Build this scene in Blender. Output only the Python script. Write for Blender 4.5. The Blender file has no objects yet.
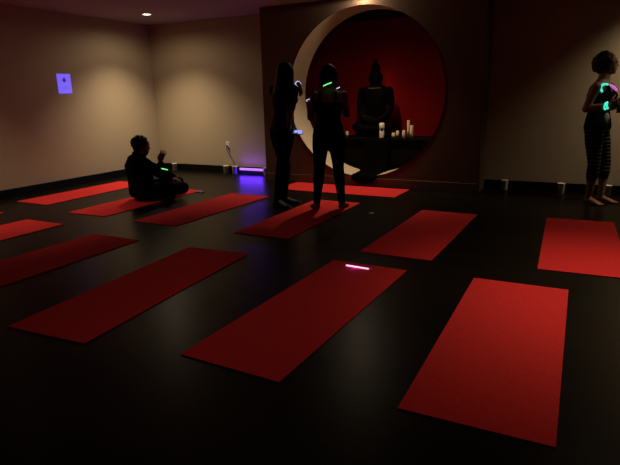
import bpy, bmesh, math, random
from mathutils import Vector as V, Matrix
from math import sin, cos, pi, radians
random.seed(7)
S = bpy.context.scene
C = S.collection

# ------------------------------------------------------------------ camera, world, exposure, lamps
cam_d = bpy.data.cameras.new('camera')
cam = bpy.data.objects.new('camera', cam_d); C.objects.link(cam)
cam_d.sensor_fit = 'HORIZONTAL'; cam_d.sensor_width = 36.0; cam_d.lens = 36.0 * 529.03 / 620
cam_d.clip_start = 0.05
rx, ux, bx_ = (0.89136, 0.452779, -0.021641), (-0.095576, 0.234395, 0.967432), (0.443106, -0.860262, 0.252205)
cam.matrix_world = Matrix(((rx[0], ux[0], bx_[0], 0), (rx[1], ux[1], bx_[1], 0), (rx[2], ux[2], bx_[2], 1.295), (0, 0, 0, 1)))
S.camera = cam
W = bpy.data.worlds.new('world'); S.world = W; W.use_nodes = True
W.node_tree.nodes['Background'].inputs[0].default_value = (0.02, 0.012, 0.01, 1)
W.node_tree.nodes['Background'].inputs[1].default_value = 0.0
S.view_settings.view_transform = 'Standard'; S.view_settings.look = 'None'
S.view_settings.exposure = 0.0; S.view_settings.gamma = 1.0; S.view_settings.use_curve_mapping = False
H = 2.54                       # ceiling height
UL, VB, VR, VY, U1, U2 = -7.02, 7.60, 7.52, 7.06, -4.384, -1.17
UR, VF = 3.6, -2.4
CU, CZ, CR = -2.777, 1.29, 1.145   # the round opening
WARM = (1.0, 0.79, 0.52)
# recessed ceiling lamps: x, y, watts, cone degrees, softness, colour, label
LAMPS = [
    (-6.14, 6.62, 222, 110, 1.0, WARM, 'lit round recessed downlight in the ceiling near the left corner'),
    (-2.75, 6.945, 142, 104, 1.0, WARM, 'recessed downlight in the ceiling just before the round opening'),
    (1.10, 6.95, 100, 116, 0.9, WARM, 'recessed downlight in the ceiling by the right hand wall'),
    (-6.10, 3.70, 98, 95, 1.0, WARM, 'recessed downlight in the ceiling along the left wall'),
    (0.55, 3.78, 140, 91, 1.0, WARM, 'recessed downlight in the ceiling over the right hand mats'),
    (-1.45, 2.30, 12.5, 115, 1.0, WARM, 'added unseen fill downlight in the ceiling over the mat with the violet stick'),  # unseen lamp added to brighten the left and middle foreground mats
]
SPILL = (14.5, 12.0)
NICHE_FILL = (-2.84, 7.945, 1.34, 0.85)
UV_POWER = 30.0

# ------------------------------------------------------------------ materials
def mat(name, col, rough=0.7, spec=0.3, metal=0.0, noise=None, bump=0.0, emit=None, es=0.0, mix=None):
    m = bpy.data.materials.new(name); m.use_nodes = True
    nt = m.node_tree; b = nt.nodes['Principled BSDF']
    b.inputs['Base Color'].default_value = (*col, 1); b.inputs['Roughness'].default_value = rough
    b.inputs['Specular IOR Level'].default_value = spec; b.inputs['Metallic'].default_value = metal
    if noise:
        tc = nt.nodes.new('ShaderNodeTexCoord'); n = nt.nodes.new('ShaderNodeTexNoise')
        n.inputs['Scale'].default_value = noise; n.inputs['Detail'].default_value = 4
        nt.links.new(tc.outputs['Object'], n.inputs['Vector'])
        r = nt.nodes.new('ShaderNodeValToRGB')
        c2 = mix or tuple(c * 0.72 for c in col)
        r.color_ramp.elements[0].position = 0.3; r.color_ramp.elements[1].position = 0.7
        r.color_ramp.elements[0].color = (*c2, 1); r.color_ramp.elements[1].color = (*col, 1)
        nt.links.new(n.outputs['Fac'], r.inputs['Fac']); nt.links.new(r.outputs['Color'], b.inputs['Base Color'])
        if bump:
            bp = nt.nodes.new('ShaderNodeBump'); bp.inputs['Strength'].default_value = bump; bp.inputs['Distance'].default_value = 0.004
            nt.links.new(n.outputs['Fac'], bp.inputs['Height']); nt.links.new(bp.outputs['Normal'], b.inputs['Normal'])
    if emit:
        b.inputs['Emission Color'].default_value = (*emit, 1); b.inputs['Emission Strength'].default_value = es
    return m

def plank_mat():
    m = mat('dark_plank_floor', (0.03, 0.024, 0.018), 0.32, 0.09)
    nt = m.node_tree; b = nt.nodes['Principled BSDF']
    tc = nt.nodes.new('ShaderNodeTexCoord')
    br = nt.nodes.new('ShaderNodeTexBrick')
    br.inputs['Scale'].default_value = 1.0; br.inputs['Brick Width'].default_value = 1.2; br.inputs['Row Height'].default_value = 0.15
    br.inputs['Mortar Size'].default_value = 0.002; br.inputs['Mortar'].default_value = (0.008, 0.006, 0.005, 1)
    br.inputs['Color1'].default_value = (0.014, 0.011, 0.007, 1); br.inputs['Color2'].default_value = (0.009, 0.007, 0.005, 1)
    nt.links.new(tc.outputs['Object'], br.inputs['Vector'])
    mp = nt.nodes.new('ShaderNodeMapping'); mp.inputs['Scale'].default_value = (2.0, 38.0, 1.0)
    n = nt.nodes.new('ShaderNodeTexNoise'); n.inputs['Scale'].default_value = 1.6; n.inputs['Detail'].default_value = 6
    nt.links.new(tc.outputs['Object'], mp.inputs['Vector']); nt.links.new(mp.outputs['Vector'], n.inputs['Vector'])
    mx = nt.nodes.new('ShaderNodeMix'); mx.data_type = 'RGBA'; mx.blend_type = 'MULTIPLY'; mx.inputs['Factor'].default_value = 0.7
    nt.links.new(br.outputs['Color'], mx.inputs['A']); nt.links.new(n.outputs['Color'], mx.inputs['B'])
    nt.links.new(mx.outputs['Result'], b.inputs['Base Color'])
    bp = nt.nodes.new('ShaderNodeBump'); bp.inputs['Strength'].default_value = 0.25; bp.inputs['Distance'].default_value = 0.002
    nt.links.new(n.outputs['Fac'], bp.inputs['Height']); nt.links.new(bp.outputs['Normal'], b.inputs['Normal'])
    return m

def stripe_mat():
    m = mat('striped_leggings', (0.004, 0.004, 0.0045), 0.8, 0.08)
    nt = m.node_tree; b = nt.nodes['Principled BSDF']
    tc = nt.nodes.new('ShaderNodeTexCoord'); sp = nt.nodes.new('ShaderNodeSeparateXYZ')
    nt.links.new(tc.outputs['Object'], sp.inputs[0])
    mu = nt.nodes.new('ShaderNodeMath'); mu.operation = 'MULTIPLY'; mu.inputs[1].default_value = 24.0
    fr = nt.nodes.new('ShaderNodeMath'); fr.operation = 'FRACT'
    lt = nt.nodes.new('ShaderNodeMath'); lt.operation = 'LESS_THAN'; lt.inputs[1].default_value = 0.08
    nt.links.new(sp.outputs['Z'], mu.inputs[0]); nt.links.new(mu.outputs[0], fr.inputs[0]); nt.links.new(fr.outputs[0], lt.inputs[0])
    mx = nt.nodes.new('ShaderNodeMix'); mx.data_type = 'RGBA'
    mx.inputs['A'].default_value = (0.004, 0.004, 0.0045, 1); mx.inputs['B'].default_value = (0.30, 0.30, 0.30, 1)
    nt.links.new(lt.outputs[0], mx.inputs['Factor']); nt.links.new(mx.outputs['Result'], b.inputs['Base Color'])
    return m

M = {
    'wall': mat('beige_wallcovering', (0.50, 0.41, 0.29), 0.85, 0.2, noise=160, bump=0.25, mix=(0.42, 0.34, 0.235)),
    'bay': mat('brown_bay_paint', (0.16, 0.10, 0.068), 0.85, 0.1, noise=90, bump=0.15),
    'reveal': mat('cream_reveal_plaster', (0.60, 0.49, 0.36), 0.8, 0.2, noise=60, bump=0.1, mix=(0.54, 0.43, 0.31)),
    'red_wall': mat('red_niche_paint', (0.20, 0.0040, 0.0035), 0.8, 0.06, noise=40, bump=0.1),
    'niche_dark': mat('dark_niche_surface', (0.012, 0.006, 0.005), 0.8, 0.1, noise=30),
    'ceiling': mat('ceiling_paint', (0.44, 0.36, 0.36), 0.9, 0.1, noise=120, bump=0.2, mix=(0.40, 0.32, 0.32)),
    'baseboard': mat('black_vinyl_baseboard', (0.0040, 0.0032, 0.0028), 0.6, 0.15, noise=30),
    'floor': plank_mat(),
    'mat': mat('red_mat_foam', (0.72, 0.034, 0.034), 0.9, 0.1, noise=70, bump=0.3, mix=(0.62, 0.027, 0.028)),
    'white_plastic': mat('white_plastic', (0.86, 0.82, 0.76), 0.5, 0.4, noise=20, mix=(0.80, 0.76, 0.70)),
    'black_plastic': mat('black_plastic', (0.012, 0.012, 0.013), 0.4, 0.4, noise=60),
    'metal': mat('white_enamel_metal', (0.5, 0.48, 0.45), 0.4, 0.5, noise=30),
    'lens': mat('lamp_lens', (0.9, 0.85, 0.7), 0.4, emit=(1.0, 0.86, 0.66), es=6.0),
    'uv': mat('violet_tube', (0.3, 0.2, 0.8), 0.3, emit=(0.40, 0.14, 1.0), es=1.5),
    'uv_bar': mat('dark_fixture', (0.02, 0.02, 0.025), 0.4, 0.4, noise=40),
    'wax': mat('ivory_wax', (0.72, 0.58, 0.42), 0.6, 0.3, noise=50, mix=(0.66, 0.52, 0.36)),
    'wax_white': mat('white_wax', (0.75, 0.70, 0.62), 0.5, 0.3, noise=50),
    'wick': mat('charred_wick', (0.01, 0.01, 0.01), 0.9, noise=80),
    'bronze': mat('dark_bronze', (0.0014, 0.0009, 0.0007), 0.75, 0.03, noise=25, bump=0.2),
    'gold': mat('worn_gold', (0.06, 0.035, 0.014), 0.55, 0.3, metal=0.3, noise=40),
    'wood': mat('black_stained_wood', (0.0030, 0.0018, 0.0015), 0.75, 0.06, noise=20),
    'cloth': mat('black_altar_cloth', (0.0016, 0.0014, 0.0014), 0.95, 0.03, noise=120, bump=0.3),
    'skin': mat('skin', (0.26, 0.125, 0.078), 0.55, 0.3, noise=30, mix=(0.22, 0.10, 0.062)),
    'skin_tan': mat('tan_skin', (0.20, 0.095, 0.06), 0.55, 0.3, noise=30, mix=(0.17, 0.08, 0.05)),
    'skin_deep': mat('deep_skin', (0.075, 0.036, 0.023), 0.5, 0.3, noise=30, mix=(0.06, 0.03, 0.02)),
    'hair': mat('black_hair', (0.006, 0.005, 0.005), 0.6, 0.25, noise=140, bump=0.5),
    'hair_brown': mat('dark_brown_hair', (0.016, 0.009, 0.006), 0.6, 0.25, noise=140, bump=0.5),
    'black_fabric': mat('black_fabric', (0.0035, 0.0033, 0.0035), 0.9, 0.05, noise=200, bump=0.3),
    'navy': mat('navy_fabric', (0.014, 0.016, 0.035), 0.85, 0.15, noise=200, bump=0.3),
    'stripe': stripe_mat(),
    'eye': mat('eye_white', (0.5, 0.47, 0.43), 0.2, 0.5, noise=30),
    'iris': mat('dark_iris', (0.02, 0.012, 0.008), 0.2, 0.5, noise=50),
    'shoe': mat('dark_trainer_fabric', (0.02, 0.02, 0.024), 0.8, 0.2, noise=150),
    'lace': mat('pale_grey_lace', (0.36, 0.35, 0.35), 0.8, 0.2, noise=150),
    'patch': mat('pale_print', (0.34, 0.31, 0.28), 0.8, 0.2, noise=60),
    'g_green': mat('green_glow', (0.1, 0.6, 0.2), 0.4, emit=(0.16, 1.0, 0.25), es=1.1),
    'g_teal': mat('teal_glow', (0.1, 0.6, 0.5), 0.4, emit=(0.05, 0.85, 0.60), es=1.0),
    'g_pink': mat('pink_glow', (0.6, 0.2, 0.6), 0.4, emit=(0.55, 0.14, 0.50), es=0.9),
    'g_white': mat('bluish_white_glow', (0.6, 0.6, 0.9), 0.4, emit=(0.55, 0.60, 1.0), es=0.9),
    'g_violet': mat('pale_violet_glow', (0.7, 0.5, 0.9), 0.4, emit=(0.95, 0.55, 1.0), es=1.3),
    'screen': mat('lit_phone_screen', (0.3, 0.35, 0.9), 0.3, emit=(0.32, 0.38, 1.0), es=1.0),
    'screen_dim': mat('dim_phone_screen', (0.004, 0.004, 0.006), 0.35, 0.2, emit=(0.05, 0.07, 0.16), es=0.5),
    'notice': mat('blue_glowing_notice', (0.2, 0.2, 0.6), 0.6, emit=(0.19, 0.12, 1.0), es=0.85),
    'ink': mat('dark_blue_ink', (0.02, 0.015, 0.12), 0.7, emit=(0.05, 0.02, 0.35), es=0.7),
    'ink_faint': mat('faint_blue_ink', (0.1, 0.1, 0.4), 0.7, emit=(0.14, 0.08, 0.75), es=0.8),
    'paper': mat('scrap_paper', (0.5, 0.48, 0.44), 0.8, noise=50),
    'rubber': mat('pale_rubber_sole', (0.10, 0.10, 0.10), 0.7, noise=60),
}

# ------------------------------------------------------------------ mesh helpers
def obj(name, bm, m, parent=None, smooth=True, loc=None):
    me = bpy.data.meshes.new(name)
    bmesh.ops.recalc_face_normals(bm, faces=bm.faces)
    for f in bm.faces: f.smooth = smooth
    bm.to_mesh(me); bm.free()
    if m: me.materials.append(m)
    o = bpy.data.objects.new(name, me); C.objects.link(o)
    if parent: o.parent = parent
    if loc: o.location = loc
    return o
def tag(o, label, cat, group=None):
    o['label'] = label; o['category'] = cat
    if group: o['group'] = group
    return o
def thing(name, label, cat, loc=(0, 0, 0), rotz=0, group=None):
    o = bpy.data.objects.new(name, None); C.objects.link(o); o.empty_display_size = 0.1
    o.location = loc; o.rotation_euler = (0, 0, rotz)
    return tag(o, label, cat, group)
def struct(name, bm, m, smooth=False):
    o = obj(name, bm, m, None, smooth); o['kind'] = 'structure'; return o
def dup(root, loc, rotz, label=None):
    r = root.copy(); C.objects.link(r); r.location = loc; r.rotation_euler = (0, 0, rotz)
    if label: r['label'] = label
    for ch in list(root.children):
        c = ch.copy(); C.objects.link(c); c.parent = r
        for g in ch.children:
            d = g.copy(); C.objects.link(d); d.parent = c
    return r
def box(bm, x0, x1, y0, y1, z0, z1, bevel=0):
    r = bmesh.ops.create_cube(bm, size=1)
    vs = r['verts']
    for v in vs: v.co = V(((x0 + x1) / 2 + v.co.x * (x1 - x0), (y0 + y1) / 2 + v.co.y * (y1 - y0), (z0 + z1) / 2 + v.co.z * (z1 - z0)))
    if bevel:
        es = list({e for v in vs for e in v.link_edges})
        bmesh.ops.bevel(bm, geom=es, offset=bevel, segments=2, affect='EDGES', profile=0.5)
    return bm
def quad(bm, *pts):
    return bm.faces.new([bm.verts.new(p) for p in pts])
def lathe(bm, prof, c=(0, 0, 0), n=24):
    rings = []
    for r, z in prof:
        if r < 1e-6: rings.append([bm.verts.new((c[0], c[1], c[2] + z))])
        else: rings.append([bm.verts.new((c[0] + r * cos(2 * pi * k / n), c[1] + r * sin(2 * pi * k / n), c[2] + z)) for k in range(n)])
    for a, b in zip(rings, rings[1:]):
        for k in range(n):
            k2 = (k + 1) % n
            if len(a) == 1 and len(b) == 1: continue
            if len(a) == 1: bm.faces.new((a[0], b[k], b[k2]))
            elif len(b) == 1: bm.faces.new((a[k], a[k2], b[0]))
            else: bm.faces.new((a[k], a[k2], b[k2], b[k]))
    return bm
def loft(bm, rings, n=20):
    L = []
    for c, a, b in rings:
        L.append([bm.verts.new(c + a * cos(2 * pi * k / n) + b * sin(2 * pi * k / n)) for k in range(n)])
    for r, q in zip(L, L[1:]):
        for k in range(n): bm.faces.new((r[k], r[(k + 1) % n], q[(k + 1) % n], q[k]))
    for r, (c, a, b) in ((L[0], rings[0]), (L[-1], rings[-1])):
        cv = bm.verts.new(c)
        for k in range(n): bm.faces.new((r[k], r[(k + 1) % n], cv))
def ell(bm, c, rx_, ry_, rz_, fr=None):
    X, Y, Z = fr or (V((1, 0, 0)), V((0, 1, 0)), V((0, 0, 1)))
    r = bmesh.ops.create_icosphere(bm, subdivisions=3, radius=1)
    for v in r['verts']:
        q = v.co.copy(); v.co = V(c) + X * (q.x * rx_) + Y * (q.y * ry_) + Z * (q.z * rz_)
def cr(ps, t):
    n = len(ps) - 1; i = min(int(t), n - 1); f = t - i
    p0, p1, p2, p3 = ps[max(i - 1, 0)], ps[i], ps[i + 1], ps[min(i + 2, n)]
    return 0.5 * ((2 * p1) + (p2 - p0) * f + (2 * p0 - 5 * p1 + 4 * p2 - p3) * f * f + (3 * p1 - p0 - 3 * p2 + p3) * f ** 3)
def chain(bm, pts, rad, sub=4, n=14, ends=True, curve=True):
    pts = [V(p) for p in pts]
    P, R = [], []
    N = (len(pts) - 1) * sub
    for k in range(N + 1):
        t = k / sub; i = min(int(t), len(pts) - 2); f = t - i
        P.append(cr(pts, t) if curve else pts[i].lerp(pts[i + 1], f)); R.append(rad[i] * (1 - f) + rad[i + 1] * f)
    rings = []; ref = None
    for k in range(len(P)):
        T = (P[min(k + 1, N)] - P[max(k - 1, 0)]).normalized()
        if ref is None: ref = T.orthogonal()
        a = (ref - T * ref.dot(T)).normalized(); ref = a
        rings.append((P[k], a * R[k], T.cross(a) * R[k]))
    loft(bm, rings, n)
    if ends:
        for p, r in ((P[0], R[0]), (P[-1], R[-1])): ell(bm, p, r, r, r)
def fuse(name, bm, m, parent, voxel=0.006, it=3):
    """melts the overlapping volumes into one continuous skin"""
    me = bpy.data.meshes.new(name + '_raw'); bmesh.ops.recalc_face_normals(bm, faces=bm.faces); bm.to_mesh(me); bm.free()
    t = bpy.data.objects.new(name + '_raw', me); C.objects.link(t)
    r = t.modifiers.new('r', 'REMESH'); r.mode = 'VOXEL'; r.voxel_size = voxel; r.use_smooth_shade = True
    s = t.modifiers.new('s', 'SMOOTH'); s.iterations = it; s.factor = 0.5
    dg = bpy.context.evaluated_depsgraph_get(); dg.update()
    nm = bpy.data.meshes.new_from_object(t.evaluated_get(dg)); nm.name = name
    bpy.data.objects.remove(t); bpy.data.meshes.remove(me)
    nm.materials.clear(); nm.materials.append(m)
    for p in nm.polygons: p.use_smooth = True
    o = bpy.data.objects.new(name, nm); C.objects.link(o)
    if parent: o.parent = parent
    return o
def B(): return bmesh.new()

# ------------------------------------------------------------------ the room
b = B(); box(b, UL - .1, UR + .1, VF - .1, VB + .02, -0.1, 0); struct('floor', b, M['floor'])
b = B(); box(b, UL - .1, UR + .1, VF - .1, VB + .02, H, H + .1); struct('ceiling', b, M['ceiling'])
b = B(); box(b, UL - .1, UL, VF - .1, VB + .02, 0, H); struct('wall_left', b, M['wall'])
b = B(); box(b, UL, U1 + .02, VB, VB + .1, 0, H); struct('wall_back', b, M['wall'])
b = B(); box(b, U2 - .02, UR, VR, VR + .1, 0, H); struct('wall_back_right', b, M['wall'])
b = B(); box(b, UR, UR + .1, VF - .1, VR + .1, 0, H); struct('wall_right', b, M['wall'])
b = B(); box(b, UL, UR, VF - .1, VF, 0, H); struct('wall_front', b, M['wall'])

def holed(bm, v, u0, u1, z0, z1, flip=False):
    """upright sheet with the round opening cut out"""
    angs = [2 * pi * k / 128 for k in range(128)] + [math.atan2(z - CZ, u - CU) % (2 * pi) for u in (u0, u1) for z in (z0, z1)]
    angs = sorted(set(angs)); ci, co = [], []
    for a in angs:
        d = V((cos(a), sin(a)))
        ts = []
        if d.x > 1e-6: ts.append((u1 - CU) / d.x)
        if d.x < -1e-6: ts.append((u0 - CU) / d.x)
        if d.y > 1e-6: ts.append((z1 - CZ) / d.y)
        if d.y < -1e-6: ts.append((z0 - CZ) / d.y)
        t = min(ts)
        ci.append(bm.verts.new((CU + CR * d.x, v, CZ + CR * d.y))); co.append(bm.verts.new((CU + t * d.x, v, CZ + t * d.y)))
    n = len(angs)
    for k in range(n): bm.faces.new((ci[k], ci[(k + 1) % n], co[(k + 1) % n], co[k]))
    return ci
RD = 0.50                      # depth of the round reveal
b = B(); holed(b, VY, U1, U2, 0, H)
quad(b, (U1, VY, 0), (U1, VB + .05, 0), (U1, VB + .05, H), (U1, VY, H))
quad(b, (U2, VY, 0), (U2, VR + .05, 0), (U2, VR + .05, H), (U2, VY, H))
bmesh.ops.remove_doubles(b, verts=b.verts, dist=1e-4)
struct('wall_bay', b, M['bay'])
b = B(); n = 128
ra = [b.verts.new((CU + CR * cos(2 * pi * k / n), VY - .004, CZ + CR * sin(2 * pi * k / n))) for k in range(n)]
rb = [b.verts.new((CU + CR * cos(2 * pi * k / n), VY + RD, CZ + CR * sin(2 * pi * k / n))) for k in range(n)]
for k in range(n): b.faces.new((ra[k], ra[(k + 1) % n], rb[(k + 1) % n], rb[k]))
struct('trim_1', b, M['reveal'], True)
NB, NU0, NU1, NZ0, NZ1 = 8.12, -4.30, -1.26, 0.10, 2.47
b = B(); holed(b, VY + RD + .002, NU0, NU1, NZ0, NZ1)
quad(b, (NU0, NB, NZ0), (NU1, NB, NZ0), (NU1, NB, NZ1), (NU0, NB, NZ1))
for u in (NU0, NU1): quad(b, (u, VY + RD, NZ0), (u, NB, NZ0), (u, NB, NZ1), (u, VY + RD, NZ1))
struct('wall_niche', b, M['red_wall'])
b = B(); box(b, NU0, NU1, VY + RD + .004, NB, 2.375, NZ1 + .03); struct('trim_2', b, M['niche_dark'])  # near-black slab across the top of the niche
b = B(); box(b, NU0, NU1, VY + RD, NB, NZ0 - .03, NZ0); struct('trim_3', b, M['niche_dark'])

BB = 0.118
def board(name, x0, x1, y0, y1, m, h=BB):
    b = B(); box(b, x0, x1, y0, y1, 0, h, 0.004); struct(name, b, m)
board('baseboard_left', UL, UL + .012, VF, VB, M['baseboard'])
board('baseboard_back', UL + .012, U1, VB - .012, VB, M['baseboard'])
board('baseboard_right', U2 + .012, UR, VR - .012, VR, M['baseboard'])
board('baseboard_bay', U1 - .012, U2 + .012, VY - .014, VY, M['bay'], 0.125)
board('baseboard_bay_side', U2, U2 + .012, VY, VR, M['bay'], 0.125)
board('baseboard_bay_left', U1 - .012, U1, VY, VB, M['bay'], 0.125)

# ------------------------------------------------------------------ recessed ceiling lamps
def downlight(x, y, w, cone, blend, col, label):
    t = thing('ceiling_downlight', label, 'ceiling lamp', (x, y, H), group='recessed ceiling downlights')
    b = B(); lathe(b, [(0.062, 0.0), (0.062, -0.006), (0.088, -0.008), (0.092, -0.004), (0.092, 0.0)], n=32); obj('trim_ring', b, M['metal'], t)
    b = B(); lathe(b, [(0, -0.0035), (0.062, -0.003), (0.062, 0)], n=32); obj('lens', b, M['lens'], t)
    ld = bpy.data.lights.new('downlight_beam', 'SPOT'); ld.energy = w; ld.spot_size = radians(cone); ld.spot_blend = blend
    ld.color = col; ld.shadow_soft_size = 0.05
    lo = bpy.data.objects.new('downlight_beam', ld); C.objects.link(lo); lo.parent = t; lo.location = (0, 0, -0.02)
    if x > .9: lo.rotation_euler.x = radians(21)       # adjustable lamp, tipped at the wall
    if y > 6.5 and x < 0:          # stray light of the lamps hanging close to a wall
        l2 = bpy.data.lights.new('downlight_spill', 'SPOT'); l2.energy = SPILL[x > -4]; l2.spot_size = radians(168 if x < -4 else 179); l2.spot_blend = 0.5 if x < -4 else 0.08; l2.color = col; l2.shadow_soft_size = 0.04
        o2 = bpy.data.objects.new('downlight_spill', l2); C.objects.link(o2); o2.parent = t; o2.location = (0, 0, -0.025)
for a in LAMPS: downlight(*a)
# bodiless area light added behind the statue for the glow on the red wall
ld = bpy.data.lights.new('niche_fill_light', 'AREA'); ld.shape = 'RECTANGLE'; ld.size = 0.22; ld.size_y = 0.5; ld.energy = NICHE_FILL[3]; ld.color = (1.0, 0.55, 0.35)
lo = bpy.data.objects.new('niche_fill_light', ld); C.objects.link(lo); lo.location = NICHE_FILL[:3]; lo.rotation_euler = (radians(106), 0, 0)

# ------------------------------------------------------------------ yoga mats
def yoga_mat(u, v, deg, label, w=0.61, l=1.785, group='red yoga mats laid in rows'):
    b = B(); nx, ny = 8, 24
    box(b, -w / 2, w / 2, -l / 2, l / 2, 0.0, 0.006, 0.002)
    o = obj('yoga_mat', b, M['mat'], None, False, (u, v, 0.0008)); o.rotation_euler = (0, 0, radians(deg))
    return tag(o, label, 'yoga mat', group)
MATS = [
    (-0.29, 2.81, 0.3, 'large nearest red yoga mat in the right foreground'),
    (-1.42, 2.79, -2.2, 'red yoga mat with the glowing violet stick lying on it'),
    (-2.68, 2.66, 3.3, 'dim red yoga mat in the left foreground, left of the mat with the glowing stick'),
    (-3.94, 2.65, -0.4, 'red yoga mat cut by the left photo edge, directly behind the left foreground mat'),
    (-5.19, 2.82, 0.2, 'red yoga mat at the left photo edge in front of the small sliver of mat'),
    (-6.40, 2.95, 0.0, 'red yoga mat of which only a small sliver shows at the left photo edge'),
    (-6.32, 5.27, -0.6, 'bright red yoga mat lying beside the left wall baseboard'),
    (-5.07, 5.05, 0.8, 'red yoga mat under the seated cross-legged person'),
    (-3.96, 5.00, -1.5, 'empty red yoga mat between the seated person and the standing long-haired woman'),
    (-2.65, 5.01, -0.2, 'dim red yoga mat under the two women standing before the altar'),
    (-1.26, 4.88, -1.4, 'empty red yoga mat right of the standing pair, in the back row'),
    (0.07, 4.99, 1.5, 'red yoga mat at the right photo edge in front of the woman in striped leggings'),
]
for a in MATS: yoga_mat(*a)
yoga_mat(-2.95, 6.71, 88.5, 'red yoga mat laid crosswise along the base of the round altar opening')

# ------------------------------------------------------------------ altar, statue and candles
AT = 0.645; AV = 7.58; A0, A1 = -3.62, -1.93
t = thing('altar_table', 'long black altar table inside the round niche under the statue', 'table', (CU, 7.82, NZ0))
b = B(); box(b, A0 + .06 - CU, A1 - .06 - CU, -.20, .26, 0, AT - NZ0 - .04, .004); obj('cabinet', b, M['wood'], t, False)
b = B(); box(b, A0 - CU, A1 - CU, -.24, .28, AT - NZ0 - .04, AT - NZ0, .006); obj('tabletop', b, M['wood'], t, False)
def sill(u): return CZ - math.sqrt(CR ** 2 - (u - CU) ** 2)
# black cloth: over the table's front edge, down to the sill, across it and over the lip
t = thing('altar_cloth', 'black fringed cloth falling from the altar over the bottom of the round opening', 'cloth', (-2.74, 7.57, AT))
b = B(); nu, rows = 25, []
for i in range(nu):
    f = i / (nu - 1) * 2 - 1; u = -2.74 + 0.19 * f
    lobe = 0.035 + 0.065 * math.sqrt(max(0, 1 - f * f)) + 0.008 * sin(i * 2.1)
    w = 0.012 * sin(i * 1.35)
    path = [(7.655, AT + .006), (7.60, AT + .007), (7.568, AT - .003), (7.558 - abs(w) * .5, AT - .06), (7.545 - w * .5 - .006, 0.45), (7.50 - w, 0.30),
            (7.42 - w, sill(u) + .06), (7.33, sill(u) + .022), (7.20, sill(u) + .013), (7.09, sill(u) + .012), (7.044, sill(u) + .006), (7.036 - abs(w) * .6, sill(u) - .03), (7.034 - abs(w), sill(u) - lobe)]
    rows.append([V((u + 2.74, p - 7.57, z - AT)) for p, z in path])
vv = [[b.verts.new(p) for p in r] for r in rows]
for r, q in zip(vv, vv[1:]):
    for k in range(len(r) - 1): b.faces.new((r[k], q[k], q[k + 1], r[k + 1]))
o = obj('drape', b, M['cloth'], t); sm = o.modifiers.new('s', 'SOLIDIFY'); sm.thickness = 0.004; sm.offset = 0
for f, L in ((-.62, .03), (-.36, .02), (-.05, .085), (.12, .03), (.45, .022), (.7, .03)):
    u = -2.74 + .19 * f; z = sill(u) - (0.035 + 0.065 * math.sqrt(1 - f * f)) - AT + .006
    b = B(); q = V((u + 2.74, 7.026 - 7.57, z))
    lathe(b, [(0, 0.01), (.006, 0.004), (.004, -.008), (.009, -L * .5 - .006), (.010, -L), (0, -L)], q, 10); obj('tassel', b, M['cloth'], t)

# seated statue
ST = thing('buddha_statue', 'dark seated statue with a pointed crown on the altar against the red wall', 'statue', (-2.88, 7.86, AT))
b = B(); lathe(b, [(0, 0), (.27, 0), (.285, .012), (.25, .035), (.255, .05), (.28, .07), (.26, .085), (0, .085)], n=40)
for v in b.verts: v.co.y *= 0.62
o = obj('pedestal', b, M['bronze'], ST)
b = B(); X, Y, Z = V((1, 0, 0)), V((0, 1, 0)), V((0, 0, 1))
loft(b, [(V((0, .03, .10)), X * .20, Y * .13), (V((0, .03, .22)), X * .19, Y * .12), (V((0, .02, .38)), X * .165, Y * .105), (V((0, .02, .54)), X * .19, Y * .12), (V((0, .02, .66)), X * .21, Y * .115),
         (V((0, .02, .735)), X * .185, Y * .09), (V((0, .02, .775)), X * .09, Y * .07), (V((0, .015, .84)), X * .062, Y * .062)], 28)
ell(b, (0, 0, .895), .088, .095, .115); ell(b, (0, -.02, .85), .07, .075, .06)
chain(b, [(0, -.09, .90), (0, -.112, .868)], [.012, .018]); ell(b, (0, -.088, .835), .028, .012, .009)
for s in (-1, 1):
    chain(b, [(s * .092, .01, .92), (s * .10, .01, .86), (s * .09, .0, .80)], [.016, .018, .014])
    chain(b, [(s * .215, .02, .68), (s * .245, .02, .54), (s * .235, -.03, .37), (s * .13, -.115, .27), (s * .03, -.15, .235)], [.062, .056, .05, .042, .034])
    chain(b, [(s * .10, .02, .16), (s * .24, -.06, .155), (s * .27, -.09, .15), (s * .12, -.155, .13), (-s * .06, -.15, .125)], [.09, .075, .066, .055, .045])
    for k in range(4): chain(b, [(s * .03, -.15 - .008 * k, .235 - .012 * k), (-s * .02, -.17, .228 - .014 * k), (-s * .06, -.165, .225 - .014 * k)], [.013, .012, .010])
fuse('body', b, M['bronze'], ST, .008, 4)
b = B(); lathe(b, [(0, .985), (.075, .985), (.082, 1.0), (.066, 1.012), (.058, 1.03), (.06, 1.05), (.052, 1.07), (.036, 1.085), (.026, 1.10), (.030, 1.112), (.018, 1.13), (.008, 1.155), (0, 1.165)], n=24)
obj('crown', b, M['bronze'], ST)
b = B()
for k in range(6): chain(b, [(-.16 + .045 * k, -.128 - .01 * (k % 2), .30 - .012 * k + .0), (-.12 + .045 * k, -.142, .335 - .012 * k)], [.006, .005])
obj('sash', b, M['gold'], ST)
b = B()
for k in range(24):
    a = pi + pi * k / 23; ell(b, (.125 * cos(a), .02 + .125 * sin(a) * .9, .735 + .02 * sin(a)), .013, .013, .013)
obj('bead_collar', b, M['gold'], ST)

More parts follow.
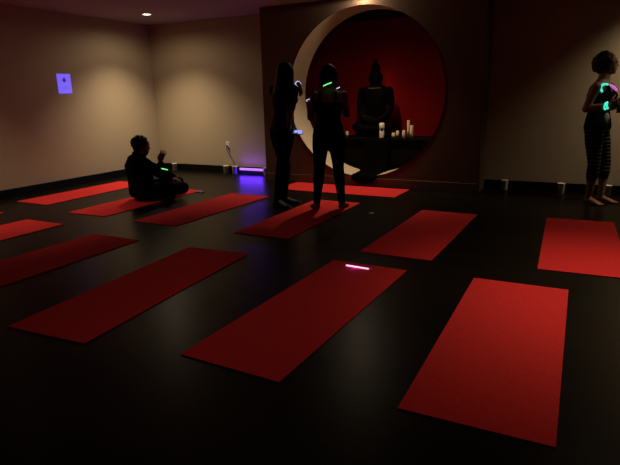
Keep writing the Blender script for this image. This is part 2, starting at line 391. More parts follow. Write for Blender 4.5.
def candle(u, v, h, r, label, m='wax'):
    t = thing('pillar_candle', label, 'candle', (u, v, AT), group='candles on the altar table')
    b = B(); lathe(b, [(0, 0), (r, 0), (r, h * .5), (r * .97, h - .006), (r * .88, h), (r * .6, h - .006), (0, h - .008)], n=24); obj('wax', b, M[m], t)
    b = B(); chain(b, [(0, 0, h - .01), (.001, 0, h + .002), (.003, 0, h + .010)], [.0016] * 3, n=6); obj('wick', b, M['wick'], t)
    return t
candle(-2.300, 7.70, .255, .021, 'tallest ivory candle on the right of the altar')
candle(-2.240, 7.655, .185, .026, 'thick medium-height candle at the right end of the candle cluster')
candle(-2.345, 7.62, .115, .024, 'short candle in front of the tallest candle')
candle(-2.470, 7.72, .10, .026, 'taller one of the two low candles left of the cluster')
candle(-2.515, 7.66, .072, .026, 'lowest candle, left of the tall candle cluster')
candle(-3.285, 7.72, .085, .022, 'small pale candle at the left of the statue, right of the middle woman', 'wax_white')
t = thing('jar_candle', 'white glass candle with a dark heart mark in front of the statue', 'candle', (-2.675, 7.60, AT), group='candles on the altar table')
b = B(); lathe(b, [(0, 0), (.034, 0), (.037, .01), (.037, .10), (.030, .118), (.034, .135), (.038, .16), (.038, .205), (.030, .222), (0, .224)], n=28); obj('jar', b, M['wax_white'], t)
b = B(); n = 32; ys = []
for k in range(n):
    a = 2 * pi * k / n; hx = 16 * sin(a) ** 3; hz = 13 * cos(a) - 5 * cos(2 * a) - 2 * cos(3 * a) - cos(4 * a)
    ang = -pi / 2 + .32 + hx * .0016 / .0376; ys.append(b.verts.new((.0378 * cos(ang), .0378 * sin(ang), .125 + hz * .0021)))
b.faces.new(ys); o = obj('heart_mark', b, M['wick'], t, False); o['label'] = 'dark heart-shaped mark'
t = thing('incense_bowl', 'small dark bowl on the left end of the altar top', 'bowl', (-3.18, 7.62, AT))
b = B(); lathe(b, [(0, 0), (.02, 0), (.022, .006), (.04, .022), (.043, .032), (.038, .030), (.02, .012), (0, .010)], n=24); obj('bowl', b, M['bronze'], t)

# ------------------------------------------------------------------ small things along the walls
def cup(u, v, label):
    t = thing('white_cup', label, 'cup', (u, v, 0), group='white cups along the baseboards')
    b = B(); lathe(b, [(0, 0), (.036, 0), (.039, .004), (.045, .125), (.048, .129), (.048, .134), (.043, .132), (.037, .012), (0, .010)], n=28); obj('cup_body', b, M['white_plastic'], t)
    return t
for u, v, lab in ((-6.62, 7.50, 'white cup standing against the black baseboard behind the seated person'),
                  (-5.49, 7.52, 'white cup on the floor below the wall socket'),
                  (-5.29, 7.50, 'white cup at the left end of the violet light bar'),
                  (-4.66, 7.50, 'white cup at the right end of the violet light bar, by the bay'),
                  (-0.88, 7.44, 'white cup against the baseboard just right of the brown bay'),
                  (-0.19, 7.40, 'white cup at the baseboard left of the woman in striped leggings'),
                  (0.33, 7.42, 'white cup at the baseboard right of the striped-leggings woman, at the photo edge')):
    cup(u, v, lab)
t = thing('ultraviolet_light_bar', 'glowing violet light bar on the floor against the back wall', 'light', (-4.965, 7.545, 0))
b = B(); box(b, -.255, .255, -.022, .03, 0, .062, .006); obj('housing', b, M['uv_bar'], t, False)
b = B(); chain(b, [(-.235, -.012, .085), (0, -.012, .085), (.235, -.012, .085)], [.020, .020, .020]); obj('tube', b, M['uv'], t)
for s in (-1, 1):
    b = B(); box(b, s * .246 - .009, s * .246 + .009, -.036, .03, .05, .115, .004); obj('end_cap', b, M['uv_bar'], t, False)
ld = bpy.data.lights.new('ultraviolet_glow', 'AREA'); ld.shape = 'RECTANGLE'; ld.size = .46; ld.size_y = .03; ld.energy = UV_POWER * .075; ld.color = (0.05, 0.006, 1.0)
lo = bpy.data.objects.new('ultraviolet_glow', ld); C.objects.link(lo); lo.parent = t; lo.location = (0, -.04, .085); lo.rotation_euler = (radians(-55), 0, 0)
ld = bpy.data.lights.new('ultraviolet_upglow', 'AREA'); ld.shape = 'RECTANGLE'; ld.size = .46; ld.size_y = .03; ld.energy = UV_POWER * .045; ld.color = (0.25, 0.06, 1.0)
lo = bpy.data.objects.new('ultraviolet_upglow', ld); C.objects.link(lo); lo.parent = t; lo.location = (0, -.03, .112); lo.rotation_euler = (radians(-152), 0, 0)

t = thing('wall_socket', 'white wall socket with a plug above the violet light bar', 'socket', (-5.476, VB, .487))
b = B(); box(b, -.036, .036, -.007, 0, -.058, .058, .004); obj('cover_plate', b, M['white_plastic'], t, False)
for z in (-.024, .024):
    b = B(); box(b, -.017, .017, -.009, -.005, z - .014, z + .014, .003); f = obj('outlet', b, M['white_plastic'], t, False)
    for s in (-1, 1):
        b = B(); box(b, s * .006 - .0015, s * .006 + .0015, -.0098, -.008, z - .006, z + .006); obj('slot', b, M['black_plastic'], f, False)
t = thing('power_cord', 'thin power cord running from the wall socket to the violet light bar', 'cord', (-5.476, VB - .02, .46))
b = B(); box(b, -.014, .014, -.022, .0100, -.012, .016, .004); obj('plug', b, M['black_plastic'], t, False)
b = B(); chain(b, [(0, -.018, -.01), (.004, -.02, -.06), (.05, -.014, -.16), (.12, -.018, -.26), (.17, -.02, -.36), (.21, -.025, -.435), (.26, -.03, -.40)], [.005] * 7, n=8); obj('cable', b, M['uv_bar'], t)

t = thing('wall_notice', 'glowing blue notice with a dark emblem on the left wall', 'sign', (UL, 5.684, 1.532))
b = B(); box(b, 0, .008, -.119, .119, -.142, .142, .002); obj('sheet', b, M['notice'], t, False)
b = B()                                                # dark emblem: a bud between two leaves
def leaf(b, cy, cz, ang, L, w):
    vs = []
    for k in range(20):
        a = 2 * pi * k / 20; x, y = w * sin(a) * (1 + .35 * cos(a)) , L * .5 * (1 - cos(a))
        vs.append(b.verts.new((.0088, cy + x * cos(ang) + y * sin(ang), cz - x * sin(ang) + y * cos(ang))))
    b.faces.new(vs)
leaf(b, 0.002, .028, 0, .068, .019); leaf(b, 0.0, .032, .8, .045, .014); leaf(b, 0.0, .032, -.8, .045, .014); leaf(b, 0.0, .040, 0, -.018, .022)
obj('emblem', b, M['ink'], t, False)
b = B()
for k in range(3): quad(b, (.0088, -.045 + .012 * k, -.05 - .014 * k), (.0088, .045 - .010 * k, -.05 - .014 * k), (.0088, .045 - .010 * k, -.045 - .014 * k), (.0088, -.045 + .012 * k, -.045 - .014 * k))
obj('faint_lines', b, M['ink_faint'], t, False)

t = thing('glow_stick', 'short glowing violet stick lying on a red yoga mat', 'glow stick', (-1.44, 3.577, .0135), radians(-4))
b = B(); chain(b, [(-.095, 0, 0), (0, 0, 0), (.095, 0, 0)], [.0058] * 3); obj('tube', b, M['g_violet'], t)
b = B(); lathe(b, [(0, .0), (.0062, .0), (.0062, .014), (.003, .02), (0, .02)], n=12)
for v in b.verts: v.co = V((v.co.z + .095, v.co.x, v.co.y))
obj('cap', b, M['white_plastic'], t)
ld = bpy.data.lights.new('stick_glow', 'POINT'); ld.energy = .05; ld.color = (.35, .1, 1); ld.shadow_soft_size = .01
lo = bpy.data.objects.new('stick_glow', ld); C.objects.link(lo); lo.parent = t; lo.location = (-.02, -.02, .012)
b = B(); vs = [b.verts.new(p) for p in ((-.03, -.01, .002), (.0, -.02, .012), (.03, -.004, .003), (.022, .018, .014), (-.01, .022, .004), (.002, .0, .022))]
for a in ((0, 1, 5), (1, 2, 5), (2, 3, 5), (3, 4, 5), (4, 0, 5)): b.faces.new([vs[k] for k in a])
o = obj('paper_scrap', b, M['paper'], None, False, (-2.015, 5.40, 0)); tag(o, 'tiny crumpled pale scrap on the dark floor right of the standing pair', 'scrap')
sm = o.modifiers.new('s', 'SOLIDIFY'); sm.thickness = .0015

def phone(name, loc, rot, label, scr, size=(.072, .148, .009)):
    t = thing(name, label, 'phone', loc); t.rotation_euler = rot
    w, l, h = size
    b = B(); box(b, -w / 2, w / 2, -l / 2, l / 2, -h / 2, h / 2, .003); obj('case', b, M['black_plastic'], t, False)
    b = B(); box(b, -w / 2 + .004, w / 2 - .004, -l / 2 + .006, l / 2 - .006, h / 2 - .0005, h / 2 + .0008); obj('screen', b, scr, t, False)
    return t
phone('mobile_phone', (-4.735, 5.84, .006), (0, 0, radians(70)), 'dark phone with a faintly lit screen on the floor right of the seated person', M['screen_dim'])

# ------------------------------------------------------------------ people
def frame(f, up=V((0, 0, 1))):
    f = V(f).normalized(); l = f.cross(up).normalized(); return f, l, l.cross(f).normalized()
def hand(bm, w, d, pn, thumb, curl=.5, s=1.0, spread=1.0):
    """wrist w, direction d, palm-facing normal pn, thumb side vector"""
    w = V(w); d = V(d).normalized(); pn = V(pn); pn = (pn - d * pn.dot(d)).normalized(); th = V(thumb); th = (th - d * th.dot(d) - pn * th.dot(pn)).normalized()
    loft(bm, [(w - d * .012 * s, th * .024 * s, pn * .018 * s), (w + d * .02 * s, th * .032 * s, pn * .017 * s), (w + d * .06 * s, th * .040 * s, pn * .014 * s), (w + d * .088 * s, th * .040 * s, pn * .011 * s)], 16)
    for k, L in enumerate((.070, .080, .074, .056)):
        off = (.030 - .020 * k) * s; p = w + d * .080 * s + th * off
        dirv = (d + th * (.12 - .08 * k) * spread).normalized(); pts = [p]; a = curl * (.55 + .06 * k)
        for seg, fr in enumerate((.45, .32, .27)):
            ang = a * (seg + .6); v = dirv * cos(ang) + pn * sin(ang); pts.append(pts[-1] + v * L * s * fr)
        chain(bm, pts, [.0092 * s, .0085 * s, .0078 * s, .0066 * s], 3, 10)
    p = w + d * .025 * s + th * .026 * s
    v1 = (th * .75 + d * .65 + pn * .25).normalized(); v2 = (th * .35 + d * .85 + pn * (.3 + curl * .5)).normalized()
    chain(bm, [p, p + v1 * .034 * s, p + v1 * .034 * s + v2 * .032 * s, p + v1 * .034 * s + v2 * .056 * s], [.013 * s, .0105 * s, .0092 * s, .0078 * s], 3, 10)
def head(bm, c, f, up=V((0, 0, 1)), s=1.0):
    f, l, u = frame(f, up); c = V(c)
    ell(bm, c + (u * .032 - f * .012) * s, .073 * s, .094 * s, .080 * s, (l, f, u))
    loft(bm, [(c + (u * .06 + f * .02) * s, l * .060 * s, f * .062 * s), (c + (u * .02 + f * .02) * s, l * .066 * s, f * .068 * s), (c + (u * -.03 + f * .026) * s, l * .060 * s, f * .060 * s),
              (c + (u * -.07 + f * .036) * s, l * .044 * s, f * .048 * s), (c + (u * -.098 + f * .046) * s, l * .026 * s, f * .032 * s), (c + (u * -.108 + f * .05) * s, l * .012 * s, f * .016 * s)], 20)
    chain(bm, [c + (f * .080 + u * .018) * s, c + (f * .088 + u * -.008) * s, c + (f * .093 + u * -.022) * s], [.008 * s, .010 * s, .0125 * s])
    ell(bm, c + (f * .083 + u * -.050) * s, .022 * s, .009 * s, .006 * s, (l, f, u)); ell(bm, c + (f * .082 + u * -.062) * s, .019 * s, .010 * s, .007 * s, (l, f, u))
    for q in (-1, 1):
        ell(bm, c + (l * .071 * q - f * .012 - u * .004) * s, .010 * s, .020 * s, .031 * s, (l, f, u))
        ell(bm, c + (l * .03 * q + f * .080 + u * .028) * s, .022 * s, .010 * s, .007 * s, (l, f, u))
def eyes(c, f, parent, up=V((0, 0, 1))):
    f, l, u = frame(f, up); c = V(c)
    for q in (-1, 1):
        b = B(); ell(b, c + l * .03 * q + f * .079 + u * .008, .0125, .0125, .0105, (l, f, u)); e = obj('eye', b, M['eye'], parent)
        b = B(); ell(b, c + l * .03 * q + f * .0895 + u * .008, .0055, .0030, .0055, (l, f, u)); obj('iris', b, M['iris'], e)
TST = ((-.10, .085, .075), (-.05, .150, .108), (.0, .170, .118), (.07, .158, .108))      # pelvis rings: height over pelvis, half width, half depth
def torso(bm, P, e=0.0, lo=None, hi=None, neck=True, s=1.0):
    """P: pel, waist, chest, neck, skull (Vectors), lh / ls lateral vectors; e inflates; lo..hi selects rings 0..10"""
    up = (P['waist'] - P['pel']).normalized()
    R = [(P['pel'] + up * h, a, d, 0) for h, a, d in TST]
    R += [(P['waist'], .125, .090, .3), (P['waist'].lerp(P['chest'], .55), .138, .102, .7), (P['chest'], .152, .112, 1), (P['chest'].lerp(P['neck'], .45), .160, .092, 1),
          (P['chest'].lerp(P['neck'], .78), .120, .070, 1), (P['neck'], .066, .060, 1), (P['neck'].lerp(P['skull'], .5), .050, .053, 1), (P['skull'], .047, .050, 1)]
    if not neck: R = R[:10]
    R = R[lo or 0:hi or len(R)]
    out = []
    for k, (c, a, d, t) in enumerate(R):
        lat = P['lh'].lerp(P['ls'], t).normalized()
        T = (R[min(k + 1, len(R) - 1)][0] - R[max(k - 1, 0)][0]).normalized()
        lat = (lat - T * lat.dot(T)).normalized(); dep = T.cross(lat)
        out.append((c, lat * (a * s + e), dep * (d * s + e)))
    loft(bm, out, 28)
def arm(bm, sh, el, wr, e=0, r=1.0, upto=2):
    sh, el, wr = V(sh), V(el), V(wr)
    chain(bm, [sh, sh.lerp(el, .5), el], [.050 * r + e, .043 * r + e, .037 * r + e], curve=False)
    if upto == 2: chain(bm, [el, el.lerp(wr, .3), wr], [.037 * r + e, .037 * r + e, .024 * r + e], curve=False)
def leg(bm, hp, kn, an, e=0, r=1.0, cut=1.0):
    hp, kn, an = V(hp), V(kn), V(an)
    chain(bm, [hp, hp.lerp(kn, .35), hp.lerp(kn, .75), kn], [.088 * r + e, .084 * r + e, .064 * r + e, .055 * r + e], curve=False)
    d = (kn - hp).cross(V((0, 0, 1)))
    pts, rr = [kn, kn.lerp(an, .3), kn.lerp(an, .65), an], [.055 * r + e, .056 * r + e, .043 * r + e, .034 * r + e]
    if cut < 1: 
        k = 2 if cut < .7 else 3
        pts = pts[:k] + [kn.lerp(an, cut)]; rr = rr[:k] + [(.056 - .026 * cut) * r + e + .004]
    chain(bm, pts, rr, curve=False)
def foot(bm, an, d, s=1.0, toes=True, z0=0.0):
    an = V(an); d = V(d); d.z = 0; d.normalize(); l = d.cross(V((0, 0, 1))); z = V((0, 0, 1))
    g = V((an.x, an.y, z0))
    chain(bm, [an, g + z * .05 - d * .005], [.034 * s, .034 * s])
    loft(bm, [(g - d * .055 * s + z * .030, l * .018 * s, z * .022), (g - d * .035 * s + z * .036, l * .031 * s, z * .034), (g + d * .02 * s + z * .042, l * .033 * s, z * .040), (g + d * .08 * s + z * .031, l * .038 * s, z * .029),
              (g + d * .13 * s + z * .020, l * .044 * s, z * .018), (g + d * .155 * s + z * .015, l * .042 * s, z * .013)], 18)
    if toes:
        for k in range(5):
            q = g + d * (.158 - .006 * abs(k - 1) ** 1.3) * s + l * (-.032 + .016 * k) * s + z * .011
            chain(bm, [q, q + d * .022 * s], [.011 * s, .0095 * s])
def ring_band(b, c, axis, rad, tube=.006, a0=0, a1=2 * pi, ref=None, n=24):
    ax = V(axis).normalized(); x = V(ref) if ref is not None else ax.orthogonal(); x = (x - ax * x.dot(ax)).normalized(); y = ax.cross(x)
    full = abs(a1 - a0 - 2 * pi) < 1e-3
    pts = [V(c) + (x * cos(a0 + (a1 - a0) * k / n) + y * sin(a0 + (a1 - a0) * k / n)) * rad for k in range(n + 1)]
    chain(b, pts, [tube] * len(pts), 1, 8, ends=not full)
def strands(bm, c, f, length, nst, rad, a_from, a_to, back_drop=.0, wig=.01, rs=random.Random(3), front=None):
    """locks of hair falling from the crown over the skull, then straight down"""
    f, l, u = frame(f); c = V(c)
    for k in range(nst):
        a = a_from + (a_to - a_from) * (k + .5 * rs.random()) / nst
        d = (f * cos(a) + l * sin(a)).normalized(); L = length * (.88 + .2 * rs.random())
        p = [c + u * .112 - f * .01 + d * .01, c + u * .095 + d * .055 - f * .012, c + u * .04 + d * .090 - f * .012, c - u * .03 + d * .097 - f * .014]
        m = max(1, int(L / .09))
        for j in range(1, m + 1):
            p.append(c - u * (.03 + L * j / m) + d * (.097 - .012 * j / m + wig * (rs.random() - .5)) - f * .014 + l * wig * (rs.random() - .5))
        chain(bm, p, [rad * .8] + [rad] * (len(p) - 2) + [rad * .55], 2, 8)
def add_neck(P, c, f):
    P['skull'] = V(c) - V(f).normalized() * .018 - V((0, 0, .045))

# ---- long-haired woman on the left, standing, turned half away to the right, phone in hand
px = V
root = thing('person', 'standing person with long dark hair, left of the altar, holding a lit phone', 'person', (-3.187, 5.412, 0), radians(30.49), 'standing people')
F = V((.78, .62, 0)).normalized(); Lr = F.cross(V((0, 0, 1)))          # forward and her right
P = dict(pel=V((.055, .06, .88)), waist=V((.085, .07, 1.08)), chest=V((.085, .06, 1.26)), neck=V((.098, .075, 1.42)), lh=Lr, ls=Lr)
hc = V((.128, .095, 1.545)); add_neck(P, hc, F)
sR, sL = P['chest'].lerp(P['neck'], .52) + Lr * .165, P['chest'].lerp(P['neck'], .55) - Lr * .165
eR = V((.150, -.115, 1.10)); wR = V((.130, -.06, .868)); eL = V((.175, .36, 1.34)); wL = V((.268, .13, 1.42))
hR, hL = P['pel'] + Lr * .085 - V((0, 0, .03)), P['pel'] - Lr * .085 - V((0, 0, .03))
kR, kL = V((.035, -.03, .47)), V((.085, .10, .47)); aR, aL = V((-.03, -.05, .085)), V((.05, .10, .085))
fR, fL = V((.55, -.5, 0)), V((.9, .2, 0))
b = B(); torso(b, P); head(b, hc, F)
arm(b, sR, eR, wR); arm(b, sL, eL, wL)
hand(b, wR, V((.93, .15, -.12)), V((.05, -.25, .95)), V((.1, -1, .1)), .35)
hand(b, wL, V((.25, -.35, -.9)), V((-.8, -.4, -.1)), V((.2, -.9, .3)), .35)
leg(b, hR, kR, aR); leg(b, hL, kL, aL); foot(b, aR, fR); foot(b, aL, fL)
fuse('body', b, M['skin_tan'], root)
eyes(hc, F, root)
b = B(); torso(b, P, .012, 2, 10); [arm(b, a_, V(a_).lerp(e_, .75), e_, .018, 1.05, 1) for a_, e_ in ((sR, eR), (sL, eL))]
for q in (-1, 1): ell(b, P['chest'] + F * .085 + Lr * .07 * q - V((0, 0, .02)), .062, .062, .06)
fuse('shirt', b, M['navy'], root, .007)
b = B(); torso(b, P, .009, 0, 5, False); leg(b, hR, kR, aR, .008); leg(b, hL, kL, aL, .008)
fuse('leggings', b, M['black_fabric'], root, .007)
for an, d in ((aR, fR), (aL, fL)):
    b = B(); foot(b, an, d, 1.16, False); g = V((an.x, an.y, 0)); dd = V(d).normalized()
    ell(b, g + dd * .165 + V((0, 0, .022)), .042, .045, .022)
    sh = fuse('trainer', b, M['shoe'], root, .006)
    b = B(); l_ = dd.cross(V((0, 0, 1)))
    loft(b, [(g + dd * t_ + V((0, 0, .008)), l_ * w_, V((0, 0, .009))) for t_, w_ in ((-.07, .02), (-.05, .037), (.03, .038), (.12, .050), (.18, .044), (.212, .02))], 16); obj('sole', b, M['rubber'], sh)
    b = B()
    for k in range(5):
        t_ = .045 + .022 * k; h_ = .088 - .011 * k
        chain(b, [g + dd * t_ + l_ * .030 + V((0, 0, h_ - .014)), g + dd * t_ + V((0, 0, h_)), g + dd * t_ - l_ * .030 + V((0, 0, h_ - .014))], [.0045] * 3, n=8)
    obj('laces', b, M['lace'], sh)
b = B(); f_, l_, u_ = frame(F)
ell(b, hc + u_ * .035 - F * .022, .086, .098, .088, (l_, f_, u_))
loft(b, [(hc + u_ * .02 - F * .06, l_ * .085, F * .05), (hc - u_ * .08 - F * .078, l_ * .092, F * .055), (hc - u_ * .18 - F * .10, l_ * .112, F * .055), (hc - u_ * .27 - F * .115, l_ * .112, F * .048), (hc - u_ * .36 - F * .11, l_ * .09, F * .036), (hc - u_ * .42 - F * .10, l_ * .05, F * .02)], 20)
strands(b, hc, F, .30, 44, .014, pi * .38, pi * 1.62)
fuse('hair', b, M['hair'], root, .007, 2)
b = B(); ring_band(b, wL + (eL - wL).normalized() * .012, eL - wL, .033, .0058); o = obj('glow_bracelet', b, M['g_white'], root); o['label'] = 'bluish white glowing wristband'
def held(root, p):
    a = root.rotation_euler.z; return V((root.location.x + p[0] * cos(a) - p[1] * sin(a), root.location.y + p[0] * sin(a) + p[1] * cos(a), p[2]))
q = held(root, (.222, -.045, .862 + .012))
ph = phone('mobile_phone', q, (0, 0, 0), 'phone with a bright blue-white screen in the hand of the long-haired person', M['screen'])
a_ = root.rotation_euler.z
Yd = V((cos(a_), sin(a_), 0)); Zd = V((.16, -.62, .78)); Zd = (Zd - Yd * Zd.dot(Yd)).normalized()
ph.rotation_euler = Matrix((Yd.cross(Zd), Yd, Zd)).transposed().to_euler()
ld = bpy.data.lights.new('phone_glow', 'AREA'); ld.size = .07; ld.energy = .03; ld.color = (.35, .45, 1)
lo = bpy.data.objects.new('phone_glow', ld); C.objects.link(lo); lo.parent = bpy.data.objects['mobile_phone.001']; lo.location = (0, 0, .012); lo.rotation_euler = (pi, 0, 0)

# ---- woman in the middle, standing with her back to us, feet apart, hands in front of her
root = thing('person', 'standing person with their back to us, feet apart, before the altar', 'person', (-2.561, 5.469, 0.0075), radians(25.09), 'standing people')
F = V((.18, .98, 0)).normalized(); Lr = F.cross(V((0, 0, 1)))
P = dict(pel=V((.005, .0, .86)), waist=V((.008, .015, 1.03)), chest=V((.012, .01, 1.20)), neck=V((.016, .02, 1.345)), lh=Lr, ls=Lr)
hc = V((.012, .055, 1.485)); add_neck(P, hc, F)
sR, sL = P['chest'].lerp(P['neck'], .5) + Lr * .16, P['chest'].lerp(P['neck'], .5) - Lr * .16
eR = V((.215, .06, 1.06)); wR = V((.10, .24, 1.18)); eL = V((-.195, .04, 1.035)); wL = V((-.205, .125, 1.235))
hR, hL = P['pel'] + Lr * .088 - V((0, 0, .03)), P['pel'] - Lr * .088 - V((0, 0, .03))
kR, kL = V((.115, .03, .45)), V((-.105, .03, .45)); aR, aL = V((.148, -.005, .085)), V((-.138, -.005, .085))
fR, fL = V((.35, .9, 0)), V((-.30, .95, 0))
b = B(); torso(b, P); head(b, hc, F)
arm(b, sR, eR, wR); arm(b, sL, eL, wL)
hand(b, wR, V((-.7, .2, .35)), V((.1, -.9, 0)), V((.2, 0, 1)), .6); hand(b, wL, V((.35, .3, .75)), V((.5, -.7, 0)), V((.7, .3, -.2)), .5)
leg(b, hR, kR, aR); leg(b, hL, kL, aL); foot(b, aR, fR); foot(b, aL, fL)
fuse('body', b, M['skin_tan'], root); eyes(hc, F, root)
b = B(); torso(b, P, .009, 2, 7)
for q in (-1, 1):
    ell(b, P['chest'] + F * .085 + Lr * .07 * q - V((0, 0, .02)), .064, .062, .062)
    chain(b, [P['chest'] + Lr * .085 * q - F * .098 - V((0, 0, .03)), P['chest'].lerp(P['neck'], .5) + Lr * .088 * q - F * .085, P['chest'].lerp(P['neck'], .80) + Lr * .082 * q, P['chest'].lerp(P['neck'], .45) + Lr * .085 * q + F * .095, P['chest'] + Lr * .075 * q + F * .11], [.018, .016, .016, .016, .018])
fuse('tank_top', b, M['black_fabric'], root, .007)
b = B(); torso(b, P, .009, 0, 5, False); leg(b, hR, kR, aR, .008); leg(b, hL, kL, aL, .008)
fuse('leggings', b, M['black_fabric'], root, .007)
b = B(); f_, l_, u_ = frame(F)
ell(b, hc + u_ * .036 - F * .022, .092, .100, .092, (l_, f_, u_)); ell(b, hc - u_ * .03 - F * .045, .088, .072, .085, (l_, f_, u_))
strands(b, hc, F, .085, 38, .014, pi * .36, pi * 1.64)
fuse('hair', b, M['hair'], root, .007, 2)
b = B(); chain(b, [(-.042, -.088, 1.376), (-.002, -.101, 1.392), (.042, -.095, 1.408)], [.0062] * 3); o = obj('glow_necklace', b, M['g_green'], root); o['label'] = 'green glowing part of the necklace'
b = B(); chain(b, [(.102, -.058, 1.346), (.120, -.03, 1.352), (.132, .0, 1.358)], [.0052] * 3); o = obj('glow_necklace', b, M['g_white'], root); o['label'] = 'bluish white glowing part of the necklace'
b = B(); ring_band(b, wL + (eL - wL).normalized() * .012, eL - wL, .034, .0046, radians(0), radians(360)); o = obj('glow_bracelet', b, M['g_white'], root); o['label'] = 'bluish white glowing wristband'

# ---- woman on the right, in profile, striped cropped leggings, holding something dark
root = thing('person', 'barefoot person with curly hair and striped leggings by the right wall', 'person', (0.227, 6.904, 0), radians(-1.88), 'standing people')
F = V((.93, -.30, 0)).normalized(); Lr = F.cross(V((0, 0, 1)))
P = dict(pel=V((-.095, .02, .86)), waist=V((-.100, .02, 1.05)), chest=V((-.105, .015, 1.235)), neck=V((-.085, .02, 1.385)), lh=Lr, ls=Lr)
FH = V((.97, .10, -.02)).normalized()
hc = V((-.055, .02, 1.55)); add_neck(P, hc, FH)
sR, sL = P['chest'].lerp(P['neck'], .45) + Lr * .165, P['chest'].lerp(P['neck'], .45) - Lr * .165
eR = V((-.225, -.17, 1.075)); wR = V((-.005, -.20, 1.115)); eL = V((.02, .235, 1.08)); wL = V((.13, .02, 1.13))
hR, hL = P['pel'] + Lr * .088 - V((0, 0, .03)), P['pel'] - Lr * .088 - V((0, 0, .03))
kR, kL = V((-.085, -.085, .46)), V((.02, .13, .46)); aR, aL = V((-.105, -.06, .085)), V((.02, .10, .085))
fR, fL = V((.8, -.55, 0)), V((.93, -.33, 0))
b = B(); torso(b, P, s=1.06); head(b, hc, FH)
arm(b, sR, eR, wR, r=1.08); arm(b, sL, eL, wL, r=1.08)
hand(b, wR, V((.85, .22, .32)), V((-.1, .9, .3)), V((0, .2, 1)), .75); hand(b, wL, V((.5, -.75, .1)), V((-.5, -.5, .2)), V((.1, 0, 1)), .75)
leg(b, hR, kR, aR, r=1.05); leg(b, hL, kL, aL, r=1.05); foot(b, aR, fR); foot(b, aL, fL)
fuse('body', b, M['skin'], root); eyes(hc, FH, root)
b = B(); torso(b, P, .010, 2, 7, s=1.08)
for q in (-1, 1):
    ell(b, P['chest'] + F * .09 + Lr * .072 * q - V((0, 0, .03)), .070, .070, .068)
    chain(b, [P['chest'] + Lr * .06 * q - F * .100 - V((0, 0, .04)), P['chest'].lerp(P['neck'], .5) + Lr * .08 * q - F * .078, P['chest'].lerp(P['neck'], .80) + Lr * .088 * q, P['chest'].lerp(P['neck'], .45) + Lr * .09 * q + F * .10, P['chest'] + Lr * .075 * q + F * .12], [.020, .017, .017, .018, .020])
top = fuse('tank_top', b, M['black_fabric'], root, .007)
b = B(); torso(b, P, .009, 0, 4, False, 1.06); leg(b, hR, kR, aR, .008, 1.05, .42); leg(b, hL, kL, aL, .008, 1.05, .42)
fuse('leggings', b, M['stripe'], root, .007)
b = B(); f_, l_, u_ = frame(FH); rs = random.Random(11)
ell(b, hc + u_ * .034 - FH * .03, .088, .092, .088, (l_, f_, u_)); ell(b, hc - u_ * .02 - FH * .07, .085, .06, .09, (l_, f_, u_))
for k in range(190):
    z = rs.uniform(-.75, 1); a = rs.uniform(pi * .30, pi * 1.70) if z < .55 else rs.uniform(0, 2 * pi); rr = math.sqrt(max(0, 1 - z * z)) * .6 + .4 if z < .3 else math.sqrt(1 - z * z)
    q = hc + u_ * (.012 + .105 * z) + (FH * cos(a) * .100 + l_ * sin(a) * .100) * rr - FH * .038
    s_ = rs.uniform(.016, .029); ell(b, q - FH * .008, s_, s_, s_)
fuse('hair', b, M['hair_brown'], root, .006, 2)
b = B(); ring_band(b, wR + (eR - wR).normalized() * .015, eR - wR, .034, .0095); ring_band(b, wR + (eR - wR).normalized() * .033 + V((0, 0, -.004)), eR - wR + V((0, .03, .05)), .036, .0085)
o = obj('glow_bracelet', b, M['g_teal'], root); o['label'] = 'thick teal glowing wristband'
b = B(); chain(b, [(-.088, -.150, 1.262), (-.104, -.150, 1.300), (-.082, -.140, 1.334), (-.040, -.118, 1.332)], [.012, .013, .013, .010]); o = obj('glow_necklace', b, M['g_teal'], root); o['label'] = 'teal glowing part of the necklace'
b = B(); chain(b, [(-.012, -.115, 1.325), (.022, -.105, 1.300), (.050, -.09, 1.268)], [.011, .016, .011]); o = obj('glow_necklace', b, M['g_pink'], root); o['label'] = 'pink glowing part of the necklace'
b = B()                                                 # pale oval print on the tank top's side, wrapped on the cloth
q0 = P['waist'].lerp(P['pel'], .45) + Lr * .06 + F * .10
dn = (Lr * .55 + F * .85).normalized(); la = V((0, 0, 1)).cross(dn)
ell(b, q0 + dn * .012, .036, .016, .065, (la, dn, V((0, 0, 1)))); o = obj('print', b, M['patch'], top); o['label'] = 'pale oval print'
q = held(root, (.105, -.125, 1.115))
t = thing('water_bottle', 'small dark bottle held in both hands by the person in striped leggings', 'bottle', (q.x, q.y, q.z - .085))
b = B(); lathe(b, [(0, 0), (.030, 0), (.033, .006), (.033, .12), (.028, .14), (.016, .155), (.016, .165), (0, .165)], n=24); obj('bottle_body', b, M['black_plastic'], t)
b = B(); lathe(b, [(0, .163), (.018, .163), (.019, .168), (.019, .185), (.016, .19), (0, .19)], n=20); obj('bottle_cap', b, M['metal'], t)

# ---- person seated cross-legged on the mat, one hand raised
root = thing('person', 'person in black clothes seated cross-legged on a red mat with one hand raised', 'person', (-4.997, 5.13, .0105), radians(44.25))
F = V((.93, .36, 0)).normalized(); Lr = F.cross(V((0, 0, 1)))
P = dict(pel=V((-.085, .03, .115)), waist=V((-.118, .03, .285)), chest=V((-.115, .02, .43)), neck=V((-.082, .03, .565)), lh=Lr, ls=Lr)
FH = V((.97, .22, -.14)).normalized()
hc = V((-.036, .04, .690)); add_neck(P, hc, FH)
sR, sL = P['chest'].lerp(P['neck'], .5) + Lr * .18, P['chest'].lerp(P['neck'], .5) - Lr * .18
eR = V((.225, -.10, .29)); wR = V((.170, -.05, .48)); eL = V((.20, .27, .33)); wL = V((.33, .12, .25))
hR, hL = P['pel'] + Lr * .10 + F * .02, P['pel'] - Lr * .10 + F * .02
kR = V((.43, -.14, .145)); kL = V((.40, .36, .15)); aR = V((.26, .19, .05)); aL = V((.30, -.01, .06))
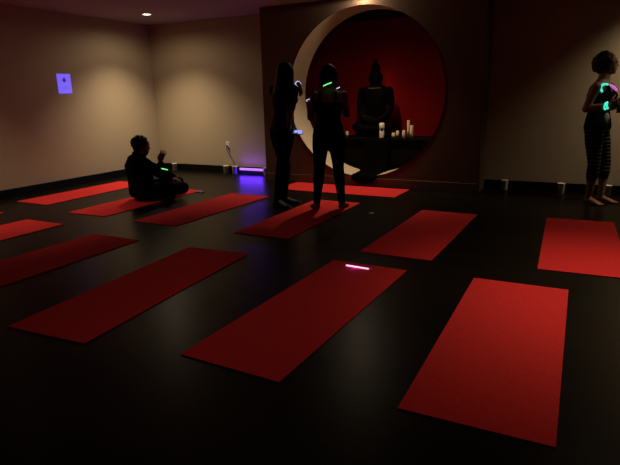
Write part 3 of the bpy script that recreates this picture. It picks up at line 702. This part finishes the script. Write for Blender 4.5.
b = B(); torso(b, P, s=1.12); head(b, hc, FH, s=1.06)
arm(b, sR, eR, wR, r=1.1); arm(b, sL, eL, wL, r=1.1)
hand(b, wR, V((.35, .1, .9)), V((.6, .75, -.1)), V((-.7, .6, 0)), .25, 1.05, 1.8); hand(b, wL, V((.6, -.6, -.35)), V((0, -.2, -1)), V((.5, -.5, .4)), .6)
leg(b, hR, kR, aR, r=1.08); leg(b, hL, kL, aL, r=1.08)
for an, d in ((aR, V((-.4, .9, 0))), (aL, V((-.1, -1, 0)))): foot(b, an, d, 1.0, True, an.z - .05)
fuse('body', b, M['skin_tan'], root); eyes(hc, FH, root)
b = B(); torso(b, P, .022, 1, 11, s=1.18); arm(b, sR, eR, V(eR).lerp(wR, .86), .018, 1.2); arm(b, sL, eL, V(eL).lerp(wL, .9), .018, 1.2)
ell(b, P['chest'] + F * .05 - V((0, 0, .06)), .13, .165, .13, (F, Lr, V((0, 0, 1))))
ell(b, P['waist'] + F * .045, .15, .17, .11, (F, Lr, V((0, 0, 1))))
fuse('sweatshirt', b, M['black_fabric'], root, .008)
b = B(); torso(b, P, .012, 0, 5, False, 1.12); leg(b, hR, kR, aR, .012, 1.12, .92); leg(b, hL, kL, aL, .012, 1.12, .92)
fuse('trousers', b, M['black_fabric'], root, .008)
b = B(); f_, l_, u_ = frame(FH); rs = random.Random(5)
ell(b, hc + u_ * .036 - FH * .026, .090, .104, .092, (l_, f_, u_)); ell(b, hc - u_ * .03 - FH * .055, .075, .055, .06, (l_, f_, u_))
for k in range(160):
    z = rs.uniform(-.55, 1); a = rs.uniform(pi * .36, pi * 1.64) if z < .6 else rs.uniform(0, 2 * pi); rr = math.sqrt(1 - z * z)
    q = hc + u_ * (.036 + .094 * z) + FH * cos(a) * .106 * rr + l_ * sin(a) * .092 * rr - FH * .026
    s_ = rs.uniform(.008, .015); ell(b, q, s_, s_, s_)
fuse('hair', b, M['hair'], root, .006, 2)
m_ = eR.lerp(wR, .52)
b = B(); ring_band(b, m_, (wR - eR) + V((.10, 0, 0)), .060, .0075, radians(-70), radians(70), V((0, -1, 0)), 14); o = obj('glow_bracelet', b, M['g_green'], root); o['label'] = 'green glowing armband'
